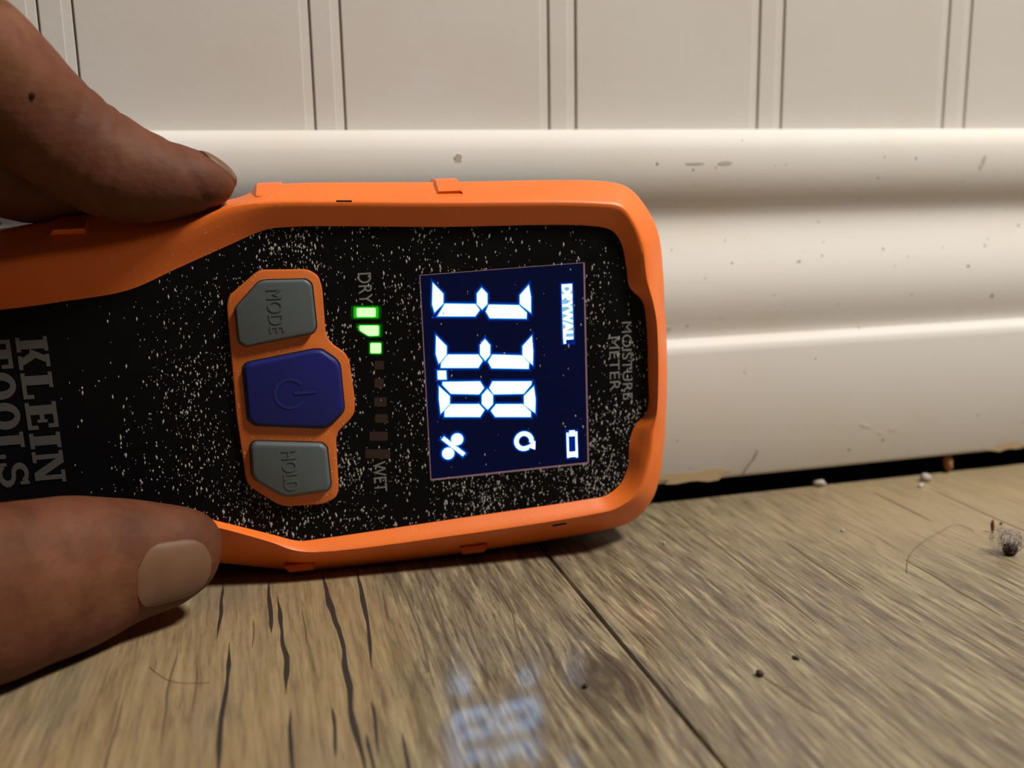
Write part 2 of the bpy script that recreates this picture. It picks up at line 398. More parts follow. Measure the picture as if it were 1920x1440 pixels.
back = loft('back_shell', [(lerp(rC, rS, .97), lambda p: depth(p, -13.6)), (lerp(rC, rS, .9), lambda p: depth(p, -20)), (lerp(rC, rS, .5), lambda p: depth(p, -23)), (lerp(rI, rC, .4), lambda p: depth(p, -24)), (lerp(rI, [Vector((max(-105, min(30, p.x)), 0)) for p in rI], .9), lambda p: depth(p, -24))], M_back, meter, cap1=True)
face = mesh_obj('face_plate', [(p.x*1e-3, p.y*1e-3, .00002) for p in lerp(rI, rC, .06)] + [(p.x*1e-3, p.y*1e-3, -.0006) for p in lerp(rI, rC, .06)],
                [tuple(range(nv)), tuple(range(nv, 2*nv))]+[(k, (k+1) % nv, nv+(k+1) % nv, nv+k) for k in range(nv)], M_face, meter)

def prism(name, pts, w0, w1, mat, parent, bevel=0.0, seg=2, inset_top=0.0, rnd=0.0):
    """outline in mm, extruded from w0 to w1 with a rounded top edge"""
    bm = bmesh.new()
    if rnd:
        q = []; n = len(pts)
        for i in range(n):
            a, b, c = Vector(pts[i-1]), Vector(pts[i]), Vector(pts[(i+1) % n])
            d0 = min(rnd, .45*(a-b).length); d1 = min(rnd, .45*(c-b).length)
            s, e = b+(a-b).normalized()*d0, b+(c-b).normalized()*d1
            for k in range(4):
                t = k/3; q.append((s*(1-t)**2+b*2*t*(1-t)+e*t*t))
        pts = [(p.x, p.y) for p in q]
    vs_ = [bm.verts.new((x*1e-3, y*1e-3, w0*1e-3)) for x, y in pts]
    f = bm.faces.new(vs_)
    bm.normal_update()
    if f.normal.z < 0: bmesh.ops.reverse_faces(bm, faces=[f])
    r = bmesh.ops.extrude_face_region(bm, geom=[f])
    tv = [g for g in r['geom'] if isinstance(g, bmesh.types.BMVert)]; tf = [g for g in r['geom'] if isinstance(g, bmesh.types.BMFace)]
    for x in tv: x.co.z = w1*1e-3
    bmesh.ops.recalc_face_normals(bm, faces=bm.faces)
    if bevel:
        te = [e for e in bm.edges if all(abs(x.co.z-w1*1e-3) < 1e-7 for x in e.verts)]
        bmesh.ops.bevel(bm, geom=te, offset=bevel*1e-3, segments=seg, affect='EDGES', profile=.5, clamp_overlap=True)
    bmesh.ops.recalc_face_normals(bm, faces=bm.faces)
    return bm_obj(name, bm, mat, parent, math.radians(35) if bevel else None)

# grip ribs across the rubber side
def rib(u0, u1, top, s):
    b = top-3.2
    pw = [(-12.5, b), (-12.5, top-.1), (-11.5, top+.25), (-6, top), (-4.6, top-.25), (-.6, b+.9), (-1.2, b)]
    V = [(uu*1e-3, s*vv*1e-3, ww*1e-3) for uu in (u0, u0+.8, u1-.5, u1) for ww, vv in [((a, c-(.9 if uu in (u0, u1) else 0)) if c > b else (a, c)) for a, c in pw]]
    n = len(pw); F = [tuple(range(n)), tuple(range(3*n, 4*n))]
    for r in range(3):
        for i in range(n): F.append((r*n+i, r*n+(i+1) % n, (r+1)*n+(i+1) % n, (r+1)*n+i))
    return mesh_obj('grip_rib', V, F, M_orange, meter, math.radians(40))
rib(-34.3, -28.7, 38.8, 1); rib(-.4, 5.2, 38.3, 1); rib(-34.6, -28.6, 39.4, -1); rib(.9, 6.6, 39.5, -1); rib(-70, -63.5, 34.3, 1)

# buttons
BF = [(-40.54,16.71),(-40.05,18.5),(-34.69,22.66),(-33.37,22.99),(-25.27,22.64),(-23.4,21.37),(-22.86,18.99),(-22.88,10.16),(-22.08,8.39),(-19.54,6.31),(-18.81,4.7),(-18.32,-2.72),(-18.53,-5.54),(-19.48,-6.88),(-22.05,-9.16),(-22.49,-10.56),(-22.73,-20.68),(-23.39,-22.45),(-25.89,-23.48),(-33.06,-23.22),(-34.71,-22.57),(-39.41,-18.66),(-40.13,-17.33),(-40.75,-4.38)]
BM = [(-39.01,16.06),(-38.7,16.54),(-34.47,20.75),(-33.32,21.08),(-25.73,20.85),(-24.76,19.86),(-24.55,11.77),(-25.23,10.63),(-37.8,8.95),(-38.99,10.04)]
BP = [(-38.56,4.94),(-37.61,5.79),(-25.49,7.41),(-23.84,7.29),(-21.32,5.22),(-20.68,3.96),(-20.52,-4.44),(-21.1,-5.46),(-23.29,-7.39),(-24.69,-7.98),(-37.24,-6.37),(-38.6,-5.03)]
BH = [(-38.76,-10.44),(-37.85,-9.47),(-25.25,-10.95),(-24.38,-11.92),(-24.21,-19.5),(-24.98,-20.7),(-32.51,-21.14),(-34.15,-20.5),(-38.38,-17.21),(-38.93,-15.91)]
grow = lambda L, s: [((x-sum(a for a, _ in L)/len(L))*s+sum(a for a, _ in L)/len(L), (y-sum(b for _, b in L)/len(L))*s+sum(b for _, b in L)/len(L)) for x, y in L]
prism('button_frame', BF, -.3, .9, M_frame, meter, .35, 2, rnd=.8)
bmode = prism('button', BM, .2, 2.1, M_grey, meter, .75, 3, rnd=.6)
bpow = prism('button', BP, .2, 1.9, M_blue, meter, .7, 3, rnd=.6)
bhold = prism('button', BH, .2, 2.1, M_grey, meter, .75, 3, rnd=.6)
tag(bmode, 'grey rubber mode button'); tag(bpow, 'blue power button'); tag(bhold, 'grey rubber hold button')
for B in (BM, BP, BH):       # dark gap round each button
    prism('button_gap', grow(B, 1.035), .3, .93, M_back, meter, rnd=.6)

def text_mesh(s, size, bold=0.0, width=1.0, spacing=1.0):
    cu = bpy.data.curves.new('t', 'FONT'); cu.body = s; cu.size = size; cu.align_x = 'CENTER'; cu.align_y = 'CENTER'; cu.offset = bold; cu.space_character = spacing
    cu.extrude = .00004
    o = bpy.data.objects.new('t', cu); C.objects.link(o)
    dg = bpy.context.evaluated_depsgraph_get(); me = bpy.data.meshes.new_from_object(o.evaluated_get(dg))
    bpy.data.objects.remove(o)
    xs_ = [q.co.x for q in me.vertices]; ys_ = [q.co.y for q in me.vertices]
    cx, cy = (min(xs_)+max(xs_))/2, (min(ys_)+max(ys_))/2
    return me, max(xs_)-min(xs_), max(ys_)-min(ys_), cx, cy
def text(name, s, cu_, cv_, length, height, wz, mat, parent, bold=0.0, skew=0.0, depth_=.00004):
    """reads along -v (device right), letter tops towards +u; mm"""
    me, W, H, cx, cy = text_mesh(s, .01, bold)
    for q in me.vertices:
        tx, ty = (q.co.x-cx)/W*length, (q.co.y-cy)/H*height
        q.co = Vector(((cu_+ty+skew*tx)*1e-3, (cv_-tx)*1e-3, wz*1e-3+(depth_ if q.co.z > 0 else 0)))
    return link_mesh(name, me, mat, parent)
text('printed_text', 'DRY', -14.8, 18.4, 5.9, 2.5, .03, M_print, face)
text('printed_text', 'WET', -14.5, -19.1, 6.2, 2.5, .03, M_print, face)
text('printed_text', 'METER', 34.4, .1, 11.2, 2.1, .03, M_print, face)
text('printed_text', 'MOISTURE', 37.1, .5, 16.2, 2.1, .03, M_print, face)
text('embossed_text', 'MODE', -31.7, 15.4, 8.2, 2.7, 2.12, M_grey, bmode, depth_=.0001)
text('embossed_text', 'HOLD', -31.6, -15.6, 8.0, 2.7, 2.12, M_grey, bhold, depth_=.0001)

def ring(name, cu_, cv_, r0, r1, a0, a1, wz, mat, parent, n=36, th=.12):
    V = []; F = []
    for k in range(n+1):
        a = a0+(a1-a0)*k/n
        for r in (r0, r1):
            for z in (wz, wz+th): V.append(((cu_+r*math.cos(a))*1e-3, (cv_+r*math.sin(a))*1e-3, z*1e-3))
    for k in range(n):
        b = 4*k
        F += [(b+1, b+3, b+7, b+5), (b, b+1, b+5, b+4), (b+2, b+6, b+7, b+3), (b, b+4, b+6, b+2)]
    return mesh_obj(name, V, F, mat, parent)
# power symbol: ring open towards device top (+u)
ring('power_symbol', -30.4, -.6, 2.5, 3.0, math.radians(35), math.radians(325), 1.87, M_blue2, bpow)
prism('power_symbol', [(-29.6, -.35), (-25.6, -.35), (-25.6, -.85), (-29.6, -.85)], 1.88, 2.02, M_blue2, bpow)

# level lamps
LED = [[(-17.24,15.06),(-12.49,14.76),(-12.65,12.5),(-17.4,12.81)],[(-16.68,11.52),(-12.42,11.24),(-12.57,8.96),(-14.85,9.05),(-16.7,10.4)],[(-14.69,7.96),(-12.34,7.8),(-12.5,5.5),(-14.85,5.67)],
       [(-14.02,4.24),(-12.17,4.11),(-12.29,2.43),(-14.13,2.57)],[(-14.26,.78),(-12.4,.64),(-12.53,-1.27),(-14.39,-1.12)],[(-14.51,-2.93),(-12.13,-3.12),(-12.26,-5.04),(-14.64,-4.84)],
       [(-14.63,-6.35),(-12.15,-6.55),(-12.26,-8.27),(-14.75,-8.06)],[(-15.91,-9.8),(-12.38,-10.11),(-12.5,-11.95),(-16.04,-11.63)],[(-16.99,-13.28),(-12.09,-13.73),(-12.21,-15.58),(-17.11,-15.13)]]
for k, L in enumerate(LED):
    lit = k < 3
    o = prism('level_lamp', L, -.1, .08, M_green if lit else M_ledoff, meter, rnd=.35)
    tag(o, 'lit green level bar' if lit else 'unlit level bar')
    if lit:
        prism('lamp_core', grow(L, .86 if k else .76), .05, .11, M_core, o, rnd=.3)
        prism('lamp_glow', grow(L, 1.22), -.1, .045, M_gdim, o, rnd=.5)  # wider plate imitates the lamp's glow on the face

# brand lettering, drawn as bold slab strokes
def bar(x0, y0, x1, y1): return [(x0, y0), (x1, y0), (x1, y1), (x0, y1)]
def dia(x0, y0, x1, y1, t): return [(x0, y0), (x0+t, y0), (x1+t, y1), (x1, y1)]
def oval(n=20):
    out = []
    for k in range(n):
        a, b = 2*math.pi*k/n, 2*math.pi*(k+1)/n
        o = lambda t, rx, ry: (.42+rx*math.cos(t), .5+ry*math.sin(t))
        out.append([o(a, .42, .5), o(b, .42, .5), o(b, .17, .32), o(a, .17, .32)])
    return out
def arcq(cx, cy, rx, ry, tx, ty, a0, a1, n=10):
    out = []
    for k in range(n):
        a, b = a0+(a1-a0)*k/n, a0+(a1-a0)*(k+1)/n
        o = lambda t, x, y: (cx+x*math.cos(t), cy+y*math.sin(t))
        out.append([o(a, rx, ry), o(b, rx, ry), o(b, rx-tx, ry-ty), o(a, rx-tx, ry-ty)])
    return out
GL = {'K': [bar(.1, 0, .36, 1), bar(0, 0, .44, .12), bar(0, .88, .44, 1), dia(.36, .40, .62, .95, .2), dia(.66, .05, .40, .55, .24), bar(.56, 0, .98, .12), bar(.54, .88, .92, 1)],
      'L': [bar(.1, 0, .38, 1), bar(0, .88, .48, 1), bar(0, 0, .80, .13), bar(.68, 0, .80, .34)],
      'E': [bar(.1, 0, .38, 1), bar(0, .87, .80, 1), bar(0, 0, .84, .13), bar(.68, .68, .80, 1), bar(.72, 0, .84, .34), bar(.3, .43, .6, .57), bar(.54, .34, .63, .66)],
      'I': [bar(.1, 0, .38, 1), bar(0, 0, .48, .13), bar(0, .87, .48, 1)],
      'N': [bar(.1, 0, .24, 1), bar(0, 0, .34, .12), bar(0, .88, .34, 1), dia(.66, 0, .12, 1, .26), bar(.76, 0, .90, 1), bar(.62, .88, 1.0, 1)],
      'T': [bar(.3, 0, .58, 1), bar(.18, 0, .70, .12), bar(0, .87, .88, 1), bar(0, .64, .12, 1), bar(.76, .64, .88, 1)],
      'O': oval(),
      'S': arcq(.4, .72, .36, .28, .20, .13, math.radians(20), math.radians(270)) + arcq(.4, .29, .40, .29, .20, .13, math.radians(90), math.radians(-160)) + [bar(.64, .7, .74, .98), bar(.03, .02, .13, .32)]}
GW = {'K': .98, 'L': .82, 'E': .86, 'I': .48, 'N': 1.0, 'T': .88, 'O': .84, 'S': .80}
def brand(s, u_base, height, v0, v1):
    tot = sum(GW[c] for c in s)+.1*(len(s)-1); sc = (v0-v1)/tot; x = 0
    for c in s:
        V = []; F = []
        for k, poly in enumerate(GL[c]):
            b = len(V); n = len(poly)
            for z in (.0, .12+.002*k):
                V += [((u_base+py*height)*1e-3, (v0-(x+px)*sc)*1e-3, z*1e-3) for px, py in poly]
            F += [tuple(b+i for i in range(n)), tuple(b+n+i for i in range(n))]+[(b+i, b+(i+1) % n, b+n+(i+1) % n, b+n+i) for i in range(n)]
        mesh_obj('raised_letter', V, F, M_brand, face); x += GW[c]+.1
brand('KLEIN', -77.9, 5.3, 13.1, -14.4)
brand('TOOLS', -84.2, 5.3, 12.9, -14.6)

# screen
SCR = [(-4.25, 20.3), (28.5, 21.0), (28.35, -20.3), (-4.41, -20.8)]
screen = prism('screen', SCR, -.1, .05, M_screen, meter)
tag(screen, 'dark blue backlit display showing 33.8')
def eline(a, b, t):
    d = (Vector(b)-Vector(a)).normalized(); nrm = Vector((-d.y, d.x))*t/2
    a, b = Vector(a), Vector(b); return [tuple(a+nrm), tuple(b+nrm), tuple(b-nrm), tuple(a-nrm)]
for i, t in ((0, .10), (1, .30), (2, .34), (3, .16)):
    prism('screen_edge', eline(SCR[i], SCR[(i+1) % 4], t), .0, .07, M_edge, screen)
SEG = {'d1': [(-1.86,18.87),(.18,16.52),(.07,14.51),(-1.84,12.81),(-2.24,14.58)],'g1': [(7.69,17.31),(8.84,16.01),(8.75,13.9),(7.59,12.81),(6.55,14.04),(6.65,16.14)],'a1': [(17.17,17.35),(17.53,14.84),(17.41,11.53),(15.12,13.51),(15.19,15.34)],'c1': [(.26,14.61),(6.44,14.15),(7.19,12.83),(6.17,11.61),(-1.4,12.1)],'b1': [(8.93,13.89),(15.04,13.41),(16.59,11.76),(16.47,10.51),(8.99,11.07),(8.24,12.54)],
 'd2': [(-1.78,8.55),(.28,6.2),(.18,4.36),(-1.56,2.64),(-2.07,4.71)],'g2': [(7.88,7.16),(8.94,5.79),(8.85,3.74),(7.75,2.59),(6.7,4.01),(6.79,5.94)],'a2': [(17.44,7.18),(17.59,4.06),(17.4,.98),(15.28,3.1),(15.36,5.15)],'c2': [(.37,4.54),(6.44,4.1),(7.31,2.74),(6.31,1.31),(-1.24,1.87),(-1.11,2.98)],'b2': [(9.23,3.9),(15.21,3.29),(16.66,1.68),(16.54,.36),(8.91,1.05),(8.23,2.48)],
 'dot': [(-1.92,1.48),(-.09,1.34),(-.09,-.55),(-1.96,-.42)],
 'd3': [(-1.79,-1.6),(.37,-3.86),(.28,-5.55),(-1.75,-7.46),(-1.94,-4.24)],'g3': [(7.91,-2.95),(9.05,-4.36),(8.96,-6.26),(7.78,-7.38),(6.6,-6.06),(6.69,-4.17)],'a3': [(17.44,-3.12),(17.73,-5.82),(17.54,-8.88),(15.2,-6.96),(15.27,-5.05)],'e3': [(-1.02,-.85),(6.56,-1.33),(7.35,-2.79),(6.24,-4.06),(.5,-3.49),(-1.13,-1.49)],'f3': [(8.99,-1.52),(17.1,-2.14),(16.95,-2.89),(15.29,-4.67),(9.05,-4.29),(8.25,-2.86)],'c3': [(.39,-5.48),(6.15,-5.95),(7.22,-7.26),(6.21,-8.7),(-1.04,-8.09),(-.97,-6.77)],'b3': [(9.53,-6.23),(15.02,-6.67),(16.67,-8.42),(16.63,-9.58),(9.22,-8.95),(8.34,-7.54)]}
def offset_poly(L, d):
    pts = [Vector(p) for p in L]; n = len(pts); area_ = sum(pts[i].x*pts[(i+1) % n].y-pts[(i+1) % n].x*pts[i].y for i in range(n)); s = 1 if area_ > 0 else -1
    out = []
    for i in range(n):
        a, b, c = pts[i-1], pts[i], pts[(i+1) % n]
        n1 = Vector(((b-a).y, -(b-a).x)).normalized()*s; n2 = Vector(((c-b).y, -(c-b).x)).normalized()*s
        bis = (n1+n2).normalized(); k = d/max(.5, bis.dot(n1)); out.append(tuple(b+bis*k))
    return out
hal = 0
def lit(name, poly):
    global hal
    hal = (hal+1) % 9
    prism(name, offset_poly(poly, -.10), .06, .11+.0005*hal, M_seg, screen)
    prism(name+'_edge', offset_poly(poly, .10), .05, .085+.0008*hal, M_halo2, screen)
    prism(name+'_rim', offset_poly(poly, .46), .05, .065+.0012*hal, M_halo, screen)  # widened plates under each lit shape imitate its bloom
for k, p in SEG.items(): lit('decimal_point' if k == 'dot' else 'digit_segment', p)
circ = lambda cx, cy, r, n=18: [(cx+r*math.cos(2*math.pi*k/n), cy+r*math.sin(2*math.pi*k/n)) for k in range(n)]
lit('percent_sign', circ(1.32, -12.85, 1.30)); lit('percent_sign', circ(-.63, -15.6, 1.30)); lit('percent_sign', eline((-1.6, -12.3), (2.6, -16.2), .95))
ring('refresh_symbol', 14.95, -14.45, 1.15, 2.0, math.radians(-15), math.radians(300), .06, M_seg, screen, th=.05)
ring('refresh_symbol_rim', 14.95, -14.45, .8, 2.4, 0, 2*math.pi, .05, M_halo, screen, th=.02)  # painted bloom round the symbol
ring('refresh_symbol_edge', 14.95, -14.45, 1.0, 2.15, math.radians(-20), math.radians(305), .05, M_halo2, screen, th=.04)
prism('refresh_symbol', [(15.4, -15.6), (17.2, -16.4), (17.3, -14.6)], .06, .112, M_seg, screen)
# battery symbol
for poly in ([(23.9, -13.5), (24.3, -13.5), (24.3, -18.8), (23.9, -18.8)], [(25.75, -13.4), (26.15, -13.4), (26.15, -18.9), (25.75, -18.9)], [(24.3, -17.6), (25.75, -17.6), (25.75, -18.7), (24.3, -18.7)], [(24.5, -13.1), (25.6, -13.1), (25.6, -14.3), (24.5, -14.3)]):
    prism('battery_symbol', poly, .06, .11, M_seg, screen)
prism('battery_symbol_rim', [(23.6, -12.8), (26.4, -12.8), (26.4, -19.2), (23.6, -19.2)], .05, .07, M_halo, screen)  # painted bloom behind the battery
text('mode_text', 'DRYWALL', 24.85, 10.95, 11.9, 2.05, .075, M_seg, screen, bold=.00055)
prism('mode_text_edge', [(23.72, 17.0), (26.0, 17.0), (26.0, 5.9), (23.72, 5.9)], .05, .072, M_halo3, screen)  # bright plate imitates bloom merging the letters
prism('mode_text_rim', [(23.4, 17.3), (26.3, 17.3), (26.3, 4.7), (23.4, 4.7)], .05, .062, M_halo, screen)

# dust on face, frame and rim
def flake(bm, p, nrm, r, el, ang):
    zq = Vector(nrm).normalized(); xq = zq.orthogonal().normalized(); yq = zq.cross(xq)
    V_ = Vector((0, 1, 0)); yq = (V_-zq*V_.dot(zq)).normalized(); xq = yq.cross(zq)
    ca, sa = math.cos(ang), math.sin(ang)
    X_, Y_ = xq*ca+yq*sa, yq*ca-xq*sa
    P_ = [p+X_*r, p+Y_*r*el, p-X_*r, p-Y_*r*el, p+zq*r*.5]
    vv = [bm.verts.new(q) for q in P_]
    for a, b in ((0, 1), (1, 2), (2, 3), (3, 0)): bm.faces.new((vv[a], vv[b], vv[4]))
def inside(p, L):
    c = False; n = len(L)
    for i in range(n):
        (x0, y0), (x1, y1) = L[i-1], L[i]
        if (y0 > p[1]) != (y1 > p[1]) and p[0] < (x1-x0)*(p[1]-y0)/(y1-y0)+x0: c = not c
    return c
rd = random.Random(11)
poly = [(p.x, p.y) for p in rI]
bm = bmesh.new(); cnt = 0
while cnt < 3400:
    x, y = rd.uniform(-72, 42), rd.uniform(-31, 31)
    if not inside((x, y), poly): continue
    if inside((x, y), BF): continue
    dens = .25+.9*max(0, noise.noise(Vector((x*.09, y*.09, 2.0)))+.35)
    if x < -42: dens *= max(.05, .75+(x+42)/34)*(1.0 if y < 6 else .55)
    if x > -18 and x < -11.5 and abs(y) < 25: dens *= .22                # wiped strip over the lamps
    if -22 < x < -17 and 12 < y < 30: dens *= .15
    if -12 < x < -4.5: dens *= .45
    if inside((x, y), SCR): dens *= .035
    if 28.5 < x and y > -8: dens *= .45
    if x > 0 and y > 21: dens *= .22
    if x > -2 and y < -21: dens *= 1.3
    if x > 29 and y < -9: dens *= 1.5
    if rd.random() > dens: continue
    r = .055+.135*rd.random()**2.4
    flake(bm, Vector((x*1e-3, y*1e-3, .00012 if inside((x, y), SCR) else .00003)), (0, 0, 1), r*1e-3, rd.uniform(1.3, 3.2), rd.uniform(-.35, .15)); cnt += 1
tag(bm_obj('dust_specks', bm, M_dust, face), kind='stuff')
bm = bmesh.new()
tris = [p for p in shell.data.polygons if p.normal.z > .2 and p.center.x > -.06]
wts = [p.area*(2.2 if p.center.x < -.02 else .8) for p in tris]
for p in rd.choices(tris, wts, k=620):
    q = [shell.data.vertices[i].co for i in p.vertices]; a, b = rd.random(), rd.random()
    pt = (q[0].lerp(q[1], a)).lerp(q[3].lerp(q[2], a), b)
    flake(bm, pt, p.normal, (.045+.07*rd.random()**2.5)*1e-3, rd.uniform(1.2, 2.4), rd.uniform(-.4, .2))
tag(bm_obj('dust_specks', bm, M_dust, shell), kind='stuff')
bm = bmesh.new(); cnt = 0
while cnt < 130:
    x, y = rd.uniform(-41, -18), rd.uniform(-24, 23)
    if not inside((x, y), grow(BF, .985)): continue
    if any(inside((x, y), grow(B, 1.04)) for B in (BM, BP, BH)): continue
    flake(bm, Vector((x*1e-3, y*1e-3, .00091)), (0, 0, 1), (.05+.07*rd.random())*1e-3, rd.uniform(1.1, 2), rd.uniform(-.4, .2)); cnt += 1
tag(bm_obj('dust_specks', bm, M_dust, meter), kind='stuff')
# black scuffs on the rim
for a, b, t, wz in (((-19.0, 35.0), (-16.2, 34.88), .30, 2.2), ((20, -32.7), (23, -32.5), .18, 1.6)):
    prism('scuff', eline(a, b, t), wz-.4, wz+.06, M_back, shell)

# ------------------------------------------------------------------ hand (left hand, index finger over the top edge, thumb on the lower front)
def tube(bm, pts, up=(0, 0, 1), n=28, cap=True):
    """pts: (x, y, z, r_up, r_side) in mm, swept as ellipses along a smooth path"""
    Q = []
    L = [Vector(p) for p in pts]
    for i in range(len(L)-1):
        p0, p1, p2, p3 = L[max(0, i-1)], L[i], L[i+1], L[min(len(L)-1, i+2)]
        for k in range(6):
            t = k/6; t2, t3 = t*t, t*t*t
            Q.append(.5*((2*p1)+(p2-p0)*t+(2*p0-5*p1+4*p2-p3)*t2+(3*p1-p0-3*p2+p3)*t3))
    Q.append(L[-1])
    rings = []
    for i, q in enumerate(Q):
        c = Vector(q[:3]); a, b = Vector(Q[max(0, i-1)][:3]), Vector(Q[min(len(Q)-1, i+1)][:3])
        t = (b-a).normalized(); U_ = Vector(up); U_ = (U_-t*U_.dot(t)).normalized(); S_ = t.cross(U_)
        ru, rs_ = max(.3, q[3]), max(.3, q[4])
        rings.append([bm.verts.new((c+U_*ru*math.cos(2*math.pi*k/n)+S_*rs_*math.sin(2*math.pi*k/n))*1e-3) for k in range(n)])
    for A, B in zip(rings[:-1], rings[1:]):
        for k in range(n): bm.faces.new((A[k], A[(k+1) % n], B[(k+1) % n], B[k]))
    bm.faces.new(rings[0]); bm.faces.new(list(reversed(rings[-1])))
bm = bmesh.new()
thumb = [(-11.83, -44.83, 10.69, 1.22, 1.22), (-12.34, -45.14, 10.9, 5.1, 4.28), (-13.67, -45.85, 11.51, 7.34, 6.12), (-16.32, -46.87, 12.33, 8.98, 7.34), (-21.01, -48.71, 13.04, 10.3, 8.36), (-26.83, -51.16, 13.75, 11.83, 9.38), (-33.46, -55.03, 14.16, 13.76, 10.4), (-40.09, -59.72, 14.77, 14.37, 11.22), (-46.92, -65.33, 15.79, 15.1, 11.63), (-57.12, -72.98, 20.89, 14.69, 12.24), (-72, -84.0, 32.0, 15, 13), (-95, -86.0, 48.0, 18, 16), (-125, -80.0, 66.0, 20, 18)]
index = [(-2.65, -33.79, 79.74, 0.81, 0.81), (-3.46, -33.89, 79.95, 2.44, 3.05), (-5.7, -34.19, 80.15, 4.28, 5.29), (-8.75, -34.5, 80.46, 5.7, 6.92), (-12.62, -35.01, 80.76, 6.82, 7.94), (-17.0, -35.82, 81.27, 8.04, 8.55), (-22.6, -37.05, 82.7, 9.26, 8.96), (-29.11, -39.08, 86.77, 9.77, 9.16), (-35.02, -41.93, 92.37, 10.08, 9.57), (-39.09, -44.78, 97.25, 10.59, 9.98), (-44.79, -48.85, 102.45, 10.99, 10.59), (-56, -58.0, 104.0, 10.6, 10.6), (-80, -66.0, 98.0, 12.5, 12)]
middle = [(-14.5,-21.5,82.0,1,1),(-16,-21.5,82.2,5,5),(-20.5,-21.6,82.6,7.4,7),(-30,-22.4,82.8,8.6,7.6),(-42,-25,83.6,9.8,8),(-53,-30,92.5,9.8,8.8),(-61,-35,99,9.8,9.2),(-86,-48,97,12,11.5)]
ringf = [(-43.5,-16.8,90,1,1),(-45,-16.8,91,4.4,4.4),(-49,-16.8,94.5,6.4,6),(-56,-17,101,7.2,6.6),(-66,-19,106,8,7.6),(-91,-32,95,11,11)]
pinky = [(-62.5,-10,101.5,1,1),(-64,-10,102,4,4),(-70,-10.3,104,5.6,5.6),(-78,-12,105,6.4,6.4),(-97,-20,92,10,9.5)]
for L in (thumb, index, middle, ringf, pinky): tube(bm, L)
W_ = (-150,-56,78)
for (x, y, z, a, b) in (index[-1], middle[-1], ringf[-1], pinky[-1]):
    tube(bm, [(x+6,y,z,a*.8,b*.8),(x,y,z,a,b),((x+W_[0])/2,(y+W_[1])/2,(z+W_[2])/2+2,a+3,b+3),(W_[0],W_[1]+(y+45)*.3,W_[2],15,14)])
tube(bm, [(-82,-66,94,9,9),(-86,-74,72,9,10),(-90,-82,50,11,11)], up=(0,1,0))
tube(bm, [(-96,-60,90,14,14),(-108,-70,74,16,16),(-120,-78,64,18,17)], up=(0,1,0))
tube(bm, [(-138,-58,78,17,24),(-155,-58,78,17,26),(-185,-66,82,18,27),(-240,-82,94,22,30),(-300,-100,108,24,32),(-306,-102,110,15,20)])
me = bpy.data.meshes.new('h'); bmesh.ops.recalc_face_normals(bm, faces=bm.faces); bm.to_mesh(me); bm.free()
tmp = bpy.data.objects.new('h', me); C.objects.link(tmp)
md = tmp.modifiers.new('r', 'REMESH'); md.mode = 'VOXEL'; md.voxel_size = .0009
ms = tmp.modifiers.new('s', 'SMOOTH'); ms.factor = .5; ms.iterations = 10
dg = bpy.context.evaluated_depsgraph_get()
hm = bpy.data.meshes.new_from_object(tmp.evaluated_get(dg)); bpy.data.objects.remove(tmp)
# skin folds: shallow grooves round the finger at the joints
def folds(me, specs):
    NR = [q.normal.copy() for q in me.vertices]
    for q in me.vertices:
        if q.co.x < -.05: continue
        d = 0.0
        for (c, t, depth_, wid, R) in specs:
            r = q.co-c
            if r.length > R: continue
            s = r.dot(t)+.0006*noise.noise(q.co*260)
            d += depth_*math.exp(-(s/wid)**2)
        if d: q.co -= NR[q.index]*d
specs = []
def fs(c, t, depth_, wid, R=.016): specs.append((Vector(c)*1e-3, Vector(t).normalized(), depth_*1e-3, wid*1e-3, R))
ti = (-.85, -.2, .5)
fs((-23.5,-40.6,83.2), (-.95,-.2,.25), .24, .55); fs((-26.8,-41.8,85.2), (-.88,-.2,.4), .26, .6); fs((-30.5,-43,88), ti, .20, .7); fs((-9.6,-38,80.4), (-.9,-.05,-.45), .22, .7, .010)
fs((-29,-61,17), (-.8,-.5,.2), .13, .8, .009); fs((-33,-64.4,15.2), (-.8,-.5,.0), .15, .9, .010); fs((-37.5,-68,13.6), (-.75,-.55,-.1), .13, .9, .010)
folds(hm, specs)
hand = link_mesh('hand', hm, M_skin, None, 3.14)
tag(hand, 'bare left hand pinching the orange meter between thumb and index finger', 'hand')

